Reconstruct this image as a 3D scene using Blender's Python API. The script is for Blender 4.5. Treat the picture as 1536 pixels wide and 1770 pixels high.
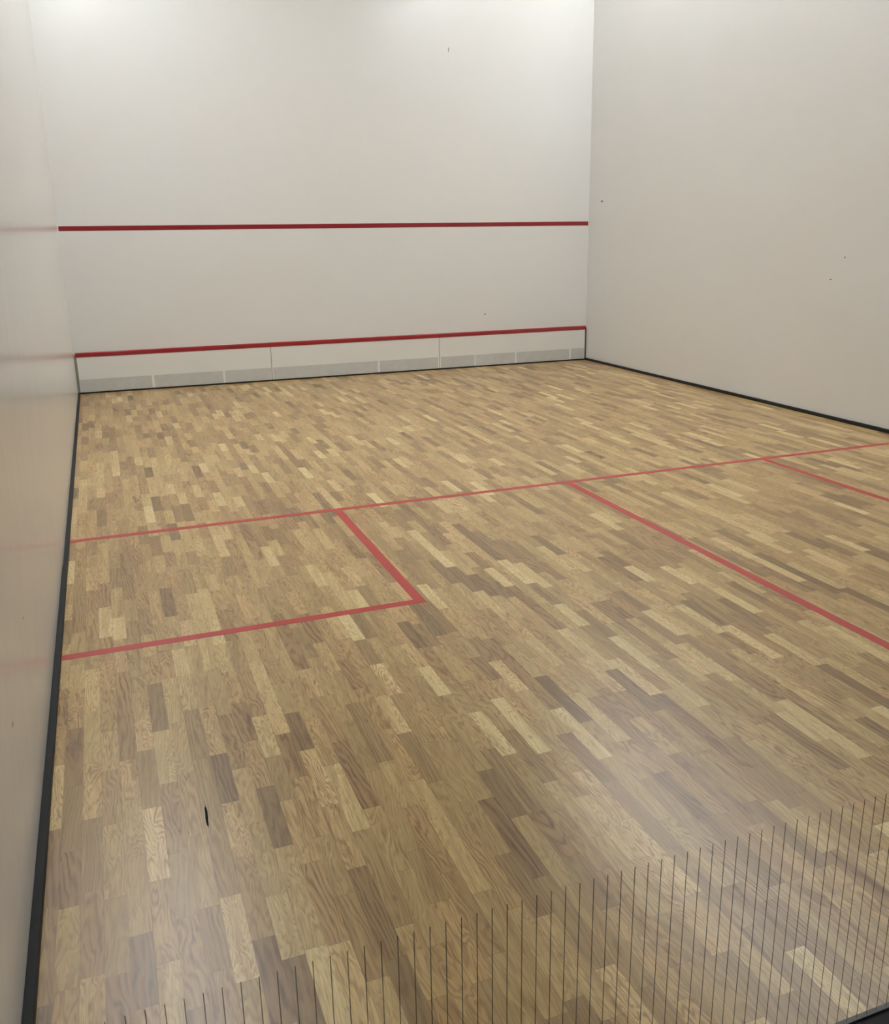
import bpy, bmesh, math, random
from mathutils import Vector, Matrix

for o in list(bpy.data.objects):
    bpy.data.objects.remove(o)
S = bpy.context.scene
COL = S.collection

# ------------------------------------------------------------------ camera
cam_d = bpy.data.cameras.new('camera')
cam_d.sensor_fit = 'HORIZONTAL'
cam_d.sensor_width = 36.0
cam_d.lens = 1564.261 / 1536 * 36.0
cam_d.shift_x = (768 - 785.491) / 1536
cam_d.shift_y = (849.578 - 885) / 1536
cam_d.clip_start = 0.02
cam = bpy.data.objects.new('camera', cam_d)
cam.location = (0.32794, -10.85907, 1.65362)
cam.rotation_euler = (1.294335, 0.0135408, -0.3686704)
COL.objects.link(cam)
S.camera = cam

# ------------------------------------------------------------------ world, exposure
S.view_settings.view_transform = 'Standard'
S.view_settings.look = 'None'
S.view_settings.exposure = 0.0
S.view_settings.gamma = 1.0
S.view_settings.use_curve_mapping = False
world = bpy.data.worlds.new('world')
S.world = world
world.use_nodes = True
world.node_tree.nodes['Background'].inputs[0].default_value = (0.8, 0.85, 0.9, 1)
world.node_tree.nodes['Background'].inputs[1].default_value = 0.05

# lamps: two rows of tube fittings along the side walls (position, strength)
LAMP_Z = 5.55
LAMP_ROWS = (0.5, 6.06)
LAMP_YS = (-1.55, -3.2, -4.85, -6.6)
LAMP_LEN = 1.5
LAMP_EMIT = 43.0
LAMP_COL = (0.935, 0.957, 1.0)

# court measures
CW, CL, CH = 6.4, 9.75, 5.85          # width, length, height
SVC = 1.797                          # top of the service line
TIN = 0.456                          # top of the board
SHORT = -5.480                       # near wall edge of the short line
BOX = -7.079
BOXW = 1.555
HALF = 3.178
RBOX = 4.824
LW = 0.05


# ------------------------------------------------------------------ node helpers
class NT:
    def __init__(self, name):
        self.m = bpy.data.materials.new(name)
        self.m.use_nodes = True
        self.t = self.m.node_tree
        self.b = self.t.nodes['Principled BSDF']
        self.out = self.t.nodes['Material Output']

    def n(self, kind, **kw):
        nd = self.t.nodes.new(kind)
        for k, v in kw.items():
            setattr(nd, k, v)
        return nd

    def put(self, sock, v):
        if isinstance(v, bpy.types.NodeSocket):
            self.t.links.new(v, sock)
        else:
            sock.default_value = v

    def math(self, op, a, b=None, c=None, clamp=False):
        nd = self.n('ShaderNodeMath', operation=op)
        nd.use_clamp = clamp
        self.put(nd.inputs[0], a)
        if b is not None:
            self.put(nd.inputs[1], b)
        if c is not None:
            self.put(nd.inputs[2], c)
        return nd.outputs[0]

    def ramp(self, fac, stops, interp='LINEAR'):
        nd = self.n('ShaderNodeValToRGB')
        nd.color_ramp.interpolation = interp
        e = nd.color_ramp.elements
        e.remove(e[1])
        for i, (p, c) in enumerate(stops):
            el = e[0] if i == 0 else e.new(p)
            el.position = p
            el.color = (*c, 1) if len(c) == 3 else c
        self.put(nd.inputs[0], fac)
        return nd.outputs[0]

    def mix(self, fac, a, b, blend='MIX'):
        nd = self.n('ShaderNodeMix', data_type='RGBA', blend_type=blend)
        self.put(nd.inputs[0], fac)
        for s, v in ((nd.inputs[6], a), (nd.inputs[7], b)):
            if isinstance(v, tuple) and len(v) == 3:
                v = (*v, 1)
            self.put(s, v)
        return nd.outputs[2]

    def noise(self, vec, scale, detail=2, rough=0.5, dist=0.0):
        nd = self.n('ShaderNodeTexNoise')
        if vec is not None:
            self.put(nd.inputs['Vector'], vec)
        nd.inputs['Scale'].default_value = scale
        nd.inputs['Detail'].default_value = detail
        nd.inputs['Roughness'].default_value = rough
        nd.inputs['Distortion'].default_value = dist
        return nd.outputs['Fac']

    def coords(self):
        g = self.n('ShaderNodeNewGeometry')
        s = self.n('ShaderNodeSeparateXYZ')
        self.t.links.new(g.outputs['Position'], s.inputs[0])
        return g.outputs['Position'], s.outputs[0], s.outputs[1], s.outputs[2]

    def vec(self, x, y, z):
        c = self.n('ShaderNodeCombineXYZ')
        for i, v in enumerate((x, y, z)):
            self.put(c.inputs[i], v)
        return c.outputs[0]

    def bump(self, h, strength, dist=0.01):
        nd = self.n('ShaderNodeBump')
        nd.inputs['Strength'].default_value = strength
        nd.inputs['Distance'].default_value = dist
        self.put(nd.inputs['Height'], h)
        self.t.links.new(nd.outputs[0], self.b.inputs['Normal'])


def lin(r, g, b):
    f = lambda c: (c / 255 / 12.92) if c / 255 <= 0.04045 else ((c / 255 + 0.055) / 1.055) ** 2.4
    return (f(r), f(g), f(b))


def plain(name, col, rough=0.5, spec=0.5, var=0.0, vscale=8.0, bump=0.0, bscale=60.0):
    n = NT(name)
    p, x, y, z = n.coords()
    if var:
        f = n.noise(p, vscale, 4, 0.55)
        dk = tuple(c * (1 - var) for c in col)
        lt = tuple(min(1, c * (1 + var)) for c in col)
        n.put(n.b.inputs['Base Color'], n.ramp(f, [(0.3, dk), (0.7, lt)]))
    else:
        n.b.inputs['Base Color'].default_value = (*col, 1)
    n.b.inputs['Roughness'].default_value = rough
    n.b.inputs['Specular IOR Level'].default_value = spec
    if bump:
        n.bump(n.noise(p, bscale, 4), bump, 0.002)
    return n.m


# ------------------------------------------------------------------ materials
def wall_material(name, col=(0.79, 0.775, 0.748), rough=0.21):
    """hard satin court plaster: trowel waves, faint patchy repaint, ball smudges"""
    n = NT(name)
    p, x, y, z = n.coords()
    big = n.noise(p, 0.55, 3, 0.5)
    med = n.noise(n.vec(n.math('MULTIPLY', x, 1.0), y, n.math('MULTIPLY', z, 2.2)), 2.4, 5, 0.6)
    warm = tuple(c * k for c, k in zip(col, (1.0, 0.985, 0.965)))
    cool = tuple(c * k for c, k in zip(col, (0.985, 1.0, 1.005)))
    c = n.ramp(big, [(0.35, warm), (0.65, cool)])
    c = n.mix(0.35, c, n.ramp(med, [(0.3, tuple(v * 0.955 for v in col)), (0.7, col)]))
    n.put(n.b.inputs['Base Color'], c)
    n.b.inputs['Roughness'].default_value = rough
    n.b.inputs['Specular IOR Level'].default_value = 0.5
    h = n.math('ADD', n.math('MULTIPLY', n.noise(p, 3.0, 3, 0.5), 1.0), n.math('MULTIPLY', n.noise(p, 22.0, 3, 0.5), 0.12))
    n.bump(h, 0.30, 0.010)
    return n.m


def floor_material():
    n = NT('oak_strip_parquet')
    p, x, y, z = n.coords()
    SW, SL = 0.0560, 0.31
    xs = n.math('DIVIDE', x, SW)
    ix = n.math('FLOOR', xs)
    fx = n.math('SUBTRACT', xs, ix)
    wn = n.n('ShaderNodeTexWhiteNoise', noise_dimensions='1D')
    n.put(wn.inputs['W'], ix)
    w = n.math('ADD', n.math('DIVIDE', y, SL), n.math('MULTIPLY', wn.outputs['Value'], 531.7))
    vo = n.n('ShaderNodeTexVoronoi', voronoi_dimensions='1D', feature='F1')
    n.put(vo.inputs['W'], w)
    vo.inputs['Scale'].default_value = 1.0
    vo.inputs['Randomness'].default_value = 0.8
    ve = n.n('ShaderNodeTexVoronoi', voronoi_dimensions='1D', feature='DISTANCE_TO_EDGE')
    n.put(ve.inputs['W'], w)
    ve.inputs['Scale'].default_value = 1.0
    ve.inputs['Randomness'].default_value = 0.8
    # a second hash so that neighbours in different rows never match
    wn2 = n.n('ShaderNodeTexWhiteNoise', noise_dimensions='2D')
    n.put(wn2.inputs['Vector'], n.vec(vo.outputs['W'], n.math('MULTIPLY', ix, 1.37), 0.0))
    sc = n.n('ShaderNodeSeparateColor')
    n.put(sc.inputs[0], wn2.outputs['Color'])
    r1, r2, r3 = sc.outputs[0], sc.outputs[1], sc.outputs[2]
    r4 = wn2.outputs['Value']

    # tone of each strip
    base = n.ramp(r1, [(0.0, lin(140, 113, 74)), (0.07, lin(158, 129, 85)), (0.30, lin(176, 147, 97)),
                       (0.62, lin(189, 160, 107)), (0.84, lin(198, 170, 116)), (0.93, lin(212, 186, 131)), (1.0, lin(224, 201, 146))])
    pink = n.mix(1.0, base, (1.0, 0.93, 0.925), 'MULTIPLY')
    base = n.mix(n.ramp(r2, [(0.45, (0, 0, 0)), (0.75, (0.9,) * 3)]), base, pink)

    # grain: contours of a long stretched noise; some strips straight, some in flames
    seed = n.math('MULTIPLY', r3, 91.0)
    seed2 = n.math('MULTIPLY', r4, 57.0)
    gx = n.math('ADD', n.math('MULTIPLY', x, 15.0), seed)
    tilt = n.math('MULTIPLY', n.math('SUBTRACT', r2, 0.5), 0.25)
    gy = n.math('ADD', n.math('MULTIPLY', y, 2.6), seed2)
    gv = n.vec(gx, gy, seed)
    field = n.noise(gv, 1.0, 3.5, 0.5, 0.5)
    xt = n.math('ADD', x, n.math('MULTIPLY', y, tilt))
    straight = n.math('MULTIPLY', xt, n.math('MULTIPLY', r3, 95.0))
    amp = n.ramp(r4, [(0.1, (5.0 / 30,) * 3), (1.0, (20.0 / 30,) * 3)])
    rings = n.math('ADD', n.math('MULTIPLY', field, n.math('MULTIPLY', amp, 30.0)), straight)
    s = n.math('SINE', n.math('MULTIPLY', rings, 6.2832))
    s = n.math('MULTIPLY', n.math('ADD', s, 1.0), 0.5)
    s = n.math('POWER', s, 1.5)
    brk = n.noise(n.vec(n.math('MULTIPLY', x, 90.0), n.math('MULTIPLY', y, 9.0), seed), 1.0, 3, 0.6)
    s = n.math('MULTIPLY', s, n.ramp(brk, [(0.30, (0.25,) * 3), (0.65, (1.0,) * 3)]))
    gstr = n.math('MULTIPLY', s, n.ramp(r2, [(0.0, (0.42,) * 3), (1.0, (1.0,) * 3)]))
    dark = n.mix(1.0, base, (0.44, 0.36, 0.27), 'MULTIPLY')
    c = n.mix(gstr, base, dark)
    # pale flecks along the grain
    fl = n.noise(n.vec(n.math('ADD', n.math('MULTIPLY', xt, 110.0), seed2), n.math('MULTIPLY', y, 6.5), seed), 1.0, 3, 0.6)
    c = n.mix(n.ramp(fl, [(0.50, (0, 0, 0)), (0.70, (0.8,) * 3)]), c, n.mix(1.0, c, (1.16, 1.18, 1.20), 'MULTIPLY'))
    # pores: fine short streaks
    po = n.noise(n.vec(n.math('ADD', n.math('MULTIPLY', xt, 420.0), seed), n.math('MULTIPLY', y, 14.0), seed2), 1.0, 3, 0.6)
    c = n.mix(n.ramp(po, [(0.48, (0, 0, 0)), (0.70, (0.55,) * 3)]), c, n.mix(1.0, c, (0.62, 0.54, 0.44), 'MULTIPLY'))
    # broad streaks (heartwood)
    bs = n.noise(n.vec(n.math('ADD', n.math('MULTIPLY', xt, 30.0), seed2), n.math('MULTIPLY', y, 1.6), seed), 1.0, 2, 0.5)
    c = n.mix(n.ramp(bs, [(0.50, (0, 0, 0)), (0.68, (0.75,) * 3)]), c, n.mix(1.0, c, (0.76, 0.70, 0.64), 'MULTIPLY'))
    # knots
    kv = n.n('ShaderNodeTexVoronoi', voronoi_dimensions='2D', feature='F1')
    n.put(kv.inputs['Vector'], n.vec(n.math('MULTIPLY', x, 2.2), n.math('MULTIPLY', y, 1.1), 0.0))
    kv.inputs['Scale'].default_value = 1.0
    kn = n.ramp(kv.outputs['Distance'], [(0.0, (0.6,) * 3), (0.020, (0.0,) * 3)])
    c = n.mix(kn, c, lin(92, 68, 44))
    # joints
    ex = n.math('MINIMUM', fx, n.math('SUBTRACT', 1.0, fx))
    jx = n.ramp(ex, [(0.0, (0.5,) * 3), (0.018, (0.0,) * 3)])
    jy = n.ramp(ve.outputs['Distance'], [(0.0, (0.5,) * 3), (0.0035, (0.0,) * 3)])
    j = n.math('MAXIMUM', jx, jy)
    c = n.mix(j, c, lin(88, 66, 44))
    n.put(n.b.inputs['Base Color'], c)
    n.b.inputs['Roughness'].default_value = 0.29
    n.b.inputs['Specular IOR Level'].default_value = 0.46
    h = n.math('SUBTRACT', 1.0, j)
    n.bump(h, 0.15, 0.0006)
    return n.m


def glass_material():
    n = NT('clear_toughened_glass')
    t = n.t
    tr = n.n('ShaderNodeBsdfTransparent')
    tr.inputs[0].default_value = (0.975, 0.985, 0.975, 1)
    gl = n.n('ShaderNodeBsdfGlossy')
    gl.inputs['Roughness'].default_value = 0.02
    g = n.n('ShaderNodeNewGeometry')
    dt = n.n('ShaderNodeVectorMath', operation='DOT_PRODUCT')
    t.links.new(g.outputs['Normal'], dt.inputs[0])
    t.links.new(g.outputs['Incoming'], dt.inputs[1])
    cs = n.math('SUBTRACT', 1.0, n.math('ABSOLUTE', dt.outputs['Value']), clamp=True)
    fr = n.math('ADD', 0.04, n.math('MULTIPLY', n.math('POWER', cs, 5.0), 0.96), clamp=True)
    mx = n.n('ShaderNodeMixShader')
    t.links.new(fr, mx.inputs[0])
    t.links.new(tr.outputs[0], mx.inputs[1])
    t.links.new(gl.outputs[0], mx.inputs[2])
    t.links.new(mx.outputs[0], n.out.inputs['Surface'])
    return n.m


def ink_material():
    """thin grey ceramic print, slightly see-through"""
    n = NT('grey_ceramic_print')
    t = n.t
    tr = n.n('ShaderNodeBsdfTransparent')
    df = n.n('ShaderNodeBsdfDiffuse')
    df.inputs[0].default_value = (*lin(128, 116, 92), 1)
    tl = n.n('ShaderNodeBsdfTranslucent')
    tl.inputs[0].default_value = (*lin(128, 116, 92), 1)
    m1 = n.n('ShaderNodeMixShader')
    m1.inputs[0].default_value = 0.3
    t.links.new(df.outputs[0], m1.inputs[1])
    t.links.new(tl.outputs[0], m1.inputs[2])
    m2 = n.n('ShaderNodeMixShader')
    m2.inputs[0].default_value = 0.52
    t.links.new(tr.outputs[0], m2.inputs[1])
    t.links.new(m1.outputs[0], m2.inputs[2])
    t.links.new(m2.outputs[0], n.out.inputs['Surface'])
    return n.m


def emit_material(name, col, strength):
    n = NT(name)
    n.b.inputs['Base Color'].default_value = (0.8, 0.8, 0.8, 1)
    n.b.inputs['Emission Color'].default_value = (*col, 1)
    n.b.inputs['Emission Strength'].default_value = strength
    return n.m


M_WALL = wall_material('white_court_plaster')
M_FLOOR = floor_material()
M_CEIL = plain('ceiling_paint', (0.72, 0.72, 0.70), 0.7, 0.3, 0.03, 1.5)
M_RED_WALL = plain('dark_red_wall_tape', lin(138, 26, 33), 0.30, 0.5, 0.10, 3.0)
M_RED_TIN = plain('red_tin_strip', lin(152, 36, 43), 0.22, 0.5, 0.08, 3.0)
M_RED_FLOOR = plain('red_floor_paint', lin(176, 42, 38), 0.36, 0.5, 0.05, 4.0)
M_TIN = plain('white_tin_panel', (0.80, 0.79, 0.75), 0.35, 0.5, 0.02, 2.0)
M_GREYP = plain('grey_sound_board', lin(200, 200, 195), 0.6, 0.3, 0.05, 14.0)
M_BLACK = plain('black_rubber_strip', (0.009, 0.0095, 0.010), 0.6, 0.25, 0.25, 25.0, 0.2)
M_GAP = plain('dark_grey_seam_and_gap_shade', lin(88, 84, 72), 0.6, 0.3, 0.1, 10.0)  # panel seams, and the shade of the right end gap as colour
M_EDGE = plain('grey_gap_shade', lin(138, 138, 125), 0.6, 0.3, 0.1, 10.0)  # shade of the left end gap put into the colour
M_DKGREY = plain('dark_grey_aluminium', lin(72, 74, 70), 0.45, 0.5, 0.1, 20.0)
M_SCUFF = plain('black_scuff', (0.012, 0.011, 0.009), 0.9, 0.05)
M_SCUFFG = plain('grey_scuff', lin(120, 112, 100), 0.6)
M_GLASS = glass_material()
M_INK = ink_material()
M_HOUSING = plain('white_enamel', (0.75, 0.75, 0.74), 0.4)
M_TUBE = emit_material('lit_diffuser', LAMP_COL, LAMP_EMIT)
M_CORR_FLOOR = plain('dark_corridor_floor', (0.03, 0.03, 0.032), 0.6, 0.3, 0.1, 4.0)
M_CORR_WALL = plain('corridor_paint', (0.32, 0.31, 0.30), 0.7, 0.3, 0.05, 2.0)
M_STEEL = plain('brushed_steel', (0.45, 0.45, 0.45), 0.35)
M_STEEL.node_tree.nodes['Principled BSDF'].inputs['Metallic'].default_value = 1.0


# ------------------------------------------------------------------ mesh helpers
def box(bm, x0, x1, y0, y1, z0, z1, bev=0.0):
    vs = [bm.verts.new((x, y, z)) for z in (z0, z1) for y in (y0, y1) for x in (x0, x1)]
    fs = [(0, 2, 3, 1), (4, 5, 7, 6), (0, 1, 5, 4), (2, 6, 7, 3), (0, 4, 6, 2), (1, 3, 7, 5)]
    faces = [bm.faces.new([vs[i] for i in f]) for f in fs]
    if bev:
        ed = {e for f in faces for e in f.edges}
        bmesh.ops.bevel(bm, geom=list(ed), offset=bev, segments=2, affect='EDGES', profile=0.6)


def prism(bm, pts, z0, z1):
    """vertical prism over a polygon in the floor plane"""
    lo = [bm.verts.new((x, y, z0)) for x, y in pts]
    hi = [bm.verts.new((x, y, z1)) for x, y in pts]
    bm.faces.new(lo[::-1])
    bm.faces.new(hi)
    k = len(pts)
    for i in range(k):
        bm.faces.new([lo[i], lo[(i + 1) % k], hi[(i + 1) % k], hi[i]])


def blob(bm, centre, ax_u, ax_v, nrm, ru, rv, th, seed, n=18):
    """small irregular flat mark lying on a surface"""
    rnd = random.Random(seed)
    c = Vector(centre)
    u, v, w = Vector(ax_u), Vector(ax_v), Vector(nrm)
    lo, hi = [], []
    for i in range(n):
        a = 2 * math.pi * i / n
        k = 1 + rnd.uniform(-0.22, 0.22)
        p = c + u * (ru * k * math.cos(a)) + v * (rv * k * math.sin(a))
        lo.append(bm.verts.new(p))
        hi.append(bm.verts.new(p + w * th))
    bm.faces.new(lo[::-1])
    bm.faces.new(hi)
    for i in range(n):
        bm.faces.new([lo[i], lo[(i + 1) % n], hi[(i + 1) % n], hi[i]])


def obj(name, bm, mat, parent=None, smooth=False):
    bmesh.ops.recalc_face_normals(bm, faces=bm.faces)
    me = bpy.data.meshes.new(name)
    bm.to_mesh(me)
    bm.free()
    me.materials.append(mat)
    if smooth:
        for f in me.polygons:
            f.use_smooth = True
    o = bpy.data.objects.new(name, me)
    COL.objects.link(o)
    if parent is not None:
        o.parent = parent
    return o


def one(name, mat, parent, *dims, bev=0.0, label=None):
    bm = bmesh.new()
    box(bm, *dims, bev=bev)
    o = obj(name, bm, mat, parent)
    if label:
        o['label'] = label
    return o


def struct(o, label, cat):
    o['kind'] = 'structure'
    o['label'] = label
    o['category'] = cat
    return o


# ------------------------------------------------------------------ room shell
floor = one('floor', M_FLOOR, None, 0, CW, -9.682, 0, -0.12, 0)
struct(floor, 'oak strip parquet floor of the squash court with red lines', 'floor')
wall_front = one('wall_front', M_WALL, None, -0.2, CW + 0.2, 0, 0.2, -0.12, CH)
struct(wall_front, 'white front wall of the court with a red service line', 'wall')
wall_left = one('wall_left', M_WALL, None, -0.2, 0, -CL - 0.05, 0, -0.12, CH)
struct(wall_left, 'glossy white side wall at the left of the court', 'wall')
wall_right = one('wall_right', M_WALL, None, CW, CW + 0.2, -CL - 0.05, 0, -0.12, CH)
struct(wall_right, 'smooth white side wall at the right of the court', 'wall')
ceiling = one('ceiling', M_CEIL, None, -0.2, CW + 0.2, -14.2, 0.2, CH, CH + 0.15)
struct(ceiling, 'plain pale ceiling high above the court', 'ceiling')

# back of the court: glass wall with printed lines
bm = bmesh.new()
for i in range(3):
    x0 = 0.0 + i * CW / 3 + 0.004
    box(bm, x0, x0 + CW / 3 - 0.008, -9.762, -9.75, 0.012, 2.6)
back = obj('wall_back', bm, M_GLASS)
struct(back, 'clear glass back wall of the court that the camera looks through', 'glass wall')
bm = bmesh.new()
X0, DX = 1.608, 0.02606
k = -58
while True:
    xx = X0 + k * DX
    k += 1
    if xx < 0.03:
        continue
    if xx > CW - 0.03:
        break
    if min(abs(xx - CW / 3), abs(xx - 2 * CW / 3)) < 0.012:
        continue
    box(bm, xx - 0.0008, xx + 0.0008, -9.7629, -9.7623, 0.105, 0.631)
pr = obj('printed_lines', bm, M_INK, back)
pr['label'] = 'row of thin grey upright lines printed low on the glass'

# black sill under the glass
bm = bmesh.new()
box(bm, 0, CW, -9.696, -9.684, -0.12, 0.003, bev=0.001)
sill = obj('baseboard_back', bm, M_DKGREY)
struct(sill, 'dark sill in front of the glass back wall, edging the wood floor', 'baseboard')
one('sill_channel', M_BLACK, sill, 0, CW, -9.95, -9.697, -0.12, -0.002, label='black recessed channel')

# ------------------------------------------------------------------ baseboards
def baseboard(name, x0, x1, segs, label):
    bm = bmesh.new()
    for ya, yb, h in segs:
        box(bm, x0, x1, ya, yb, 0.0, h, bev=0.002)
    o = obj(name, bm, M_BLACK)
    return struct(o, label, 'baseboard')


baseboard('baseboard_left', 0.0, 0.023,
          [(-9.68, -8.02, 0.033), (-8.018, -6.0, 0.031), (-5.998, -4.22, 0.020), (-4.218, -2.1, 0.018), (-2.098, -0.022, 0.018)],
          'black rubber strip along the foot of the left side wall')
baseboard('baseboard_right', CW - 0.023, CW,
          [(-9.68, -7.2, 0.031), (-7.198, -4.8, 0.031), (-4.798, -2.4, 0.030), (-2.398, -0.022, 0.028)],
          'black rubber strip along the foot of the right side wall')
bm = bmesh.new()
box(bm, 0.0, CW, -0.021, -0.0005, 0.0, 0.017, bev=0.0015)
struct(obj('baseboard_front', bm, M_BLACK), 'thin black strip under the white board of the front wall', 'baseboard')

# ------------------------------------------------------------------ painted lines
one('service_line', M_RED_WALL, wall_front, 0.012, CW - 0.008, -0.0012, 0.001, SVC - LW, SVC, label='dark red horizontal service line')
T = 0.0007
one('short_line', M_RED_FLOOR, floor, 0.024, CW - 0.024, SHORT - LW, SHORT, -0.002, T, label='red painted short line across the court')
one('half_court_line', M_RED_FLOOR, floor, HALF, HALF + LW, -9.68, SHORT - LW, -0.002, T, label='red painted line down the middle to the glass')


def box_line(pts, label):
    bm = bmesh.new()
    prism(bm, pts, -0.002, T)
    o = obj('service_box_line', bm, M_RED_FLOOR, floor)
    o['label'] = label


box_line([(0.024, BOX - LW), (BOXW + LW, BOX - LW), (BOXW + LW, SHORT - LW), (BOXW, SHORT - LW), (BOXW, BOX), (0.024, BOX)],
         'red painted corner line of the left service box')
box_line([(CW - 0.024, BOX - LW), (RBOX, BOX - LW), (RBOX, SHORT - LW), (RBOX + LW, SHORT - LW), (RBOX + LW, BOX), (CW - 0.024, BOX)],
         'red painted corner line of the right service box')

# ------------------------------------------------------------------ scuffs
def scuff(parent, mat, c, u, v, nrm, ru, rv, seed):
    bm = bmesh.new()
    blob(bm, c, u, v, nrm, ru, rv, 0.0006, seed)
    obj('scuff_mark', bm, mat, parent)


bm = bmesh.new()
a, b = Vector((0.459, -8.362, 0)), Vector((0.4555, -8.468, 0))
d = (b - a).normalized()
blob(bm, (a + b) / 2, d, Vector((d.y, -d.x, 0)), (0, 0, 1), (b - a).length / 2, 0.004, 0.0008, 3)
obj('scuff_mark', bm, M_SCUFF, floor)['label'] = 'short black scuff in the wood'
YN = (0, -1, 0)
scuff(wall_front, M_SCUFFG, (4.477, -0.0001, 3.74), (1, 0, 0), (0, 0, 1), YN, 0.005, 0.028, 5)
scuff(wall_front, M_SCUFFG, (4.927, -0.0001, 0.669), (1, 0, 0), (0, 0, 1), YN, 0.010, 0.009, 6)
for yy, zz, ru, rv, sd in ((-4.52, 1.4185, 0.009, 0.008, 7), (-0.325, 2.035, 0.03, 0.012, 8), (-4.376, 1.227, 0.014, 0.006, 9)):
    scuff(wall_right, M_SCUFFG, (CW - 0.0001, yy, zz), (0, 1, 0), (0, 0, 1), (-1, 0, 0), ru, rv, sd)
for yy, zz, ru, rv, sd in ((-8.50, 0.454, 0.012, 0.004, 10), (-7.949, 0.527, 0.010, 0.003, 11)):
    scuff(wall_left, M_SCUFFG, (0.0001, yy, zz), (0, 1, 0), (0, 0, 1), (1, 0, 0), ru, rv, sd)

# ------------------------------------------------------------------ the tin: board across the foot of the front wall
tin = bpy.data.objects.new('tin_board', None)
COL.objects.link(tin)
tin.location = (CW / 2, -0.01, 0.017)
tin['label'] = 'low white board with a red top strip across the foot of the front wall'
tin['category'] = 'tin'


def tp(name, mat, x0, x1, y0, y1, z0, z1, bev=0.0, parent=None, label=None):
    bm = bmesh.new()
    box(bm, x0, x1, y0, y1, z0, z1, bev=bev)
    for v in bm.verts:
        v.co -= tin.location
    o = obj(name, bm, mat, parent or tin)
    if label:
        o['label'] = label
    return o


SEAMS = [0.024, 2.161, 4.289, CW - 0.022]
GT, GB = 0.160, 0.022
GREY = [[(0.034, 0.794), (0.822, 1.590), (1.612, 2.152)], [(2.174, 3.470), (3.496, 4.268)], [(4.306, 4.768), (4.784, 5.342), (5.366, 6.142), (6.170, 6.370)]]
for i in range(3):
    pn = tp('panel', M_TIN, SEAMS[i] + 0.003, SEAMS[i + 1] - 0.003, -0.019, -0.001, 0.0175, TIN - LW - 0.001, bev=0.0012)
    for g0, g1 in GREY[i]:
        tp('grey_plate', M_GREYP, g0, g1, -0.0205, -0.0188, GB, GT, bev=0.0004, parent=pn, label='pale grey rectangular plate')
for i in (1, 2):
    tp('seam_strip', M_GAP, SEAMS[i] - 0.003, SEAMS[i] + 0.003, -0.014, -0.001, 0.0175, TIN - LW - 0.001, label='dark seam between two panels')
tp('edge_gap_shade', M_EDGE, 0.001, 0.026, -0.014, -0.001, 0.0175, TIN - 0.02, label='grey upright strip, painted shade of the left end gap')  # fills the open gap between board and wall, its shade painted in grey
tp('edge_gap_shade', M_GAP, CW - 0.024, CW - 0.001, -0.014, -0.001, 0.0175, TIN - 0.02, label='dark grey upright strip, painted shade of the right end gap')  # same at the right end, gap shade painted darker
# red top strip: face sloping slightly to the front
bm = bmesh.new()
sec = [(-0.001, TIN), (-0.010, TIN), (-0.022, TIN - 0.010), (-0.022, TIN - LW), (-0.001, TIN - LW)]
ends = []
for x in (0.018, CW - 0.014):
    ends.append([bm.verts.new(Vector((x, y, z)) - tin.location) for y, z in sec])
bm.faces.new(ends[0])
bm.faces.new(ends[1][::-1])
for i in range(5):
    bm.faces.new([ends[0][i], ends[1][i], ends[1][(i + 1) % 5], ends[0][(i + 1) % 5]])
o = obj('top_strip', bm, M_RED_TIN, tin)
o['label'] = 'red strip along the top of the board'

# ------------------------------------------------------------------ lamps on the ceiling
def make_lamp(label):
    root = bpy.data.objects.new('ceiling_light', None)
    COL.objects.link(root)
    root['category'] = 'ceiling light'
    root['label'] = label
    root['group'] = 'tube lights over the court'
    L = LAMP_LEN / 2
    bm = bmesh.new()
    # trough housing
    secs = [(-0.13, 0.0), (-0.10, 0.08), (0.10, 0.08), (0.13, 0.0), (0.12, 0.0), (0.09, 0.07), (-0.09, 0.07), (-0.12, 0.0)]
    e = [[bm.verts.new((x, y, z)) for x, z in secs] for y in (-L, L)]
    k = len(secs)
    for i in range(k):
        bm.faces.new([e[0][i], e[0][(i + 1) % k], e[1][(i + 1) % k], e[1][i]])
    bm.faces.new(e[0])
    bm.faces.new(e[1][::-1])
    box(bm, -0.12, 0.12, -L - 0.01, -L, 0.0, 0.08)
    box(bm, -0.12, 0.12, L, L + 0.01, 0.0, 0.08)
    obj('housing', bm, M_HOUSING, root)
    one('diffuser', M_TUBE, root, -0.11, 0.11, -L + 0.01, L - 0.01, -0.012, 0.01, bev=0.004, label='lit white diffuser')
    for y in (-L * 0.7, L * 0.7):
        one('drop_rod', M_STEEL, root, -0.006, 0.006, y - 0.006, y + 0.006, 0.08, CH - LAMP_Z, label='steel drop rod')
    return root


def copy_lamp(src, label):
    r = src.copy()
    COL.objects.link(r)
    r['label'] = label
    for ch in src.children:
        c = ch.copy()
        COL.objects.link(c)
        c.parent = r
    return r


order = ['nearest the front wall', 'second from the front wall', 'third from the front wall', 'nearest the glass wall']
first = None
for side, lx in zip(('left', 'right'), LAMP_ROWS):
    for w, ly in zip(order, LAMP_YS):
        lab = 'long white tube light over the %s side of the court, %s' % (side, w)
        lamp = make_lamp(lab) if first is None else copy_lamp(first, lab)
        first = first or lamp
        lamp.location = (lx, ly, LAMP_Z)

# ------------------------------------------------------------------ the spectators' side, behind the glass
cf = one('floor', M_CORR_FLOOR, None, -1.6, CW + 0.2, -14.0, -9.952, -0.14, -0.02)
struct(cf, 'dark floor outside the court behind the glass', 'floor')
cw = one('wall_corridor', M_CORR_WALL, None, -1.8, CW + 0.2, -14.2, -14.0, -0.14, CH)
struct(cw, 'grey wall of the viewing area behind the court', 'wall')
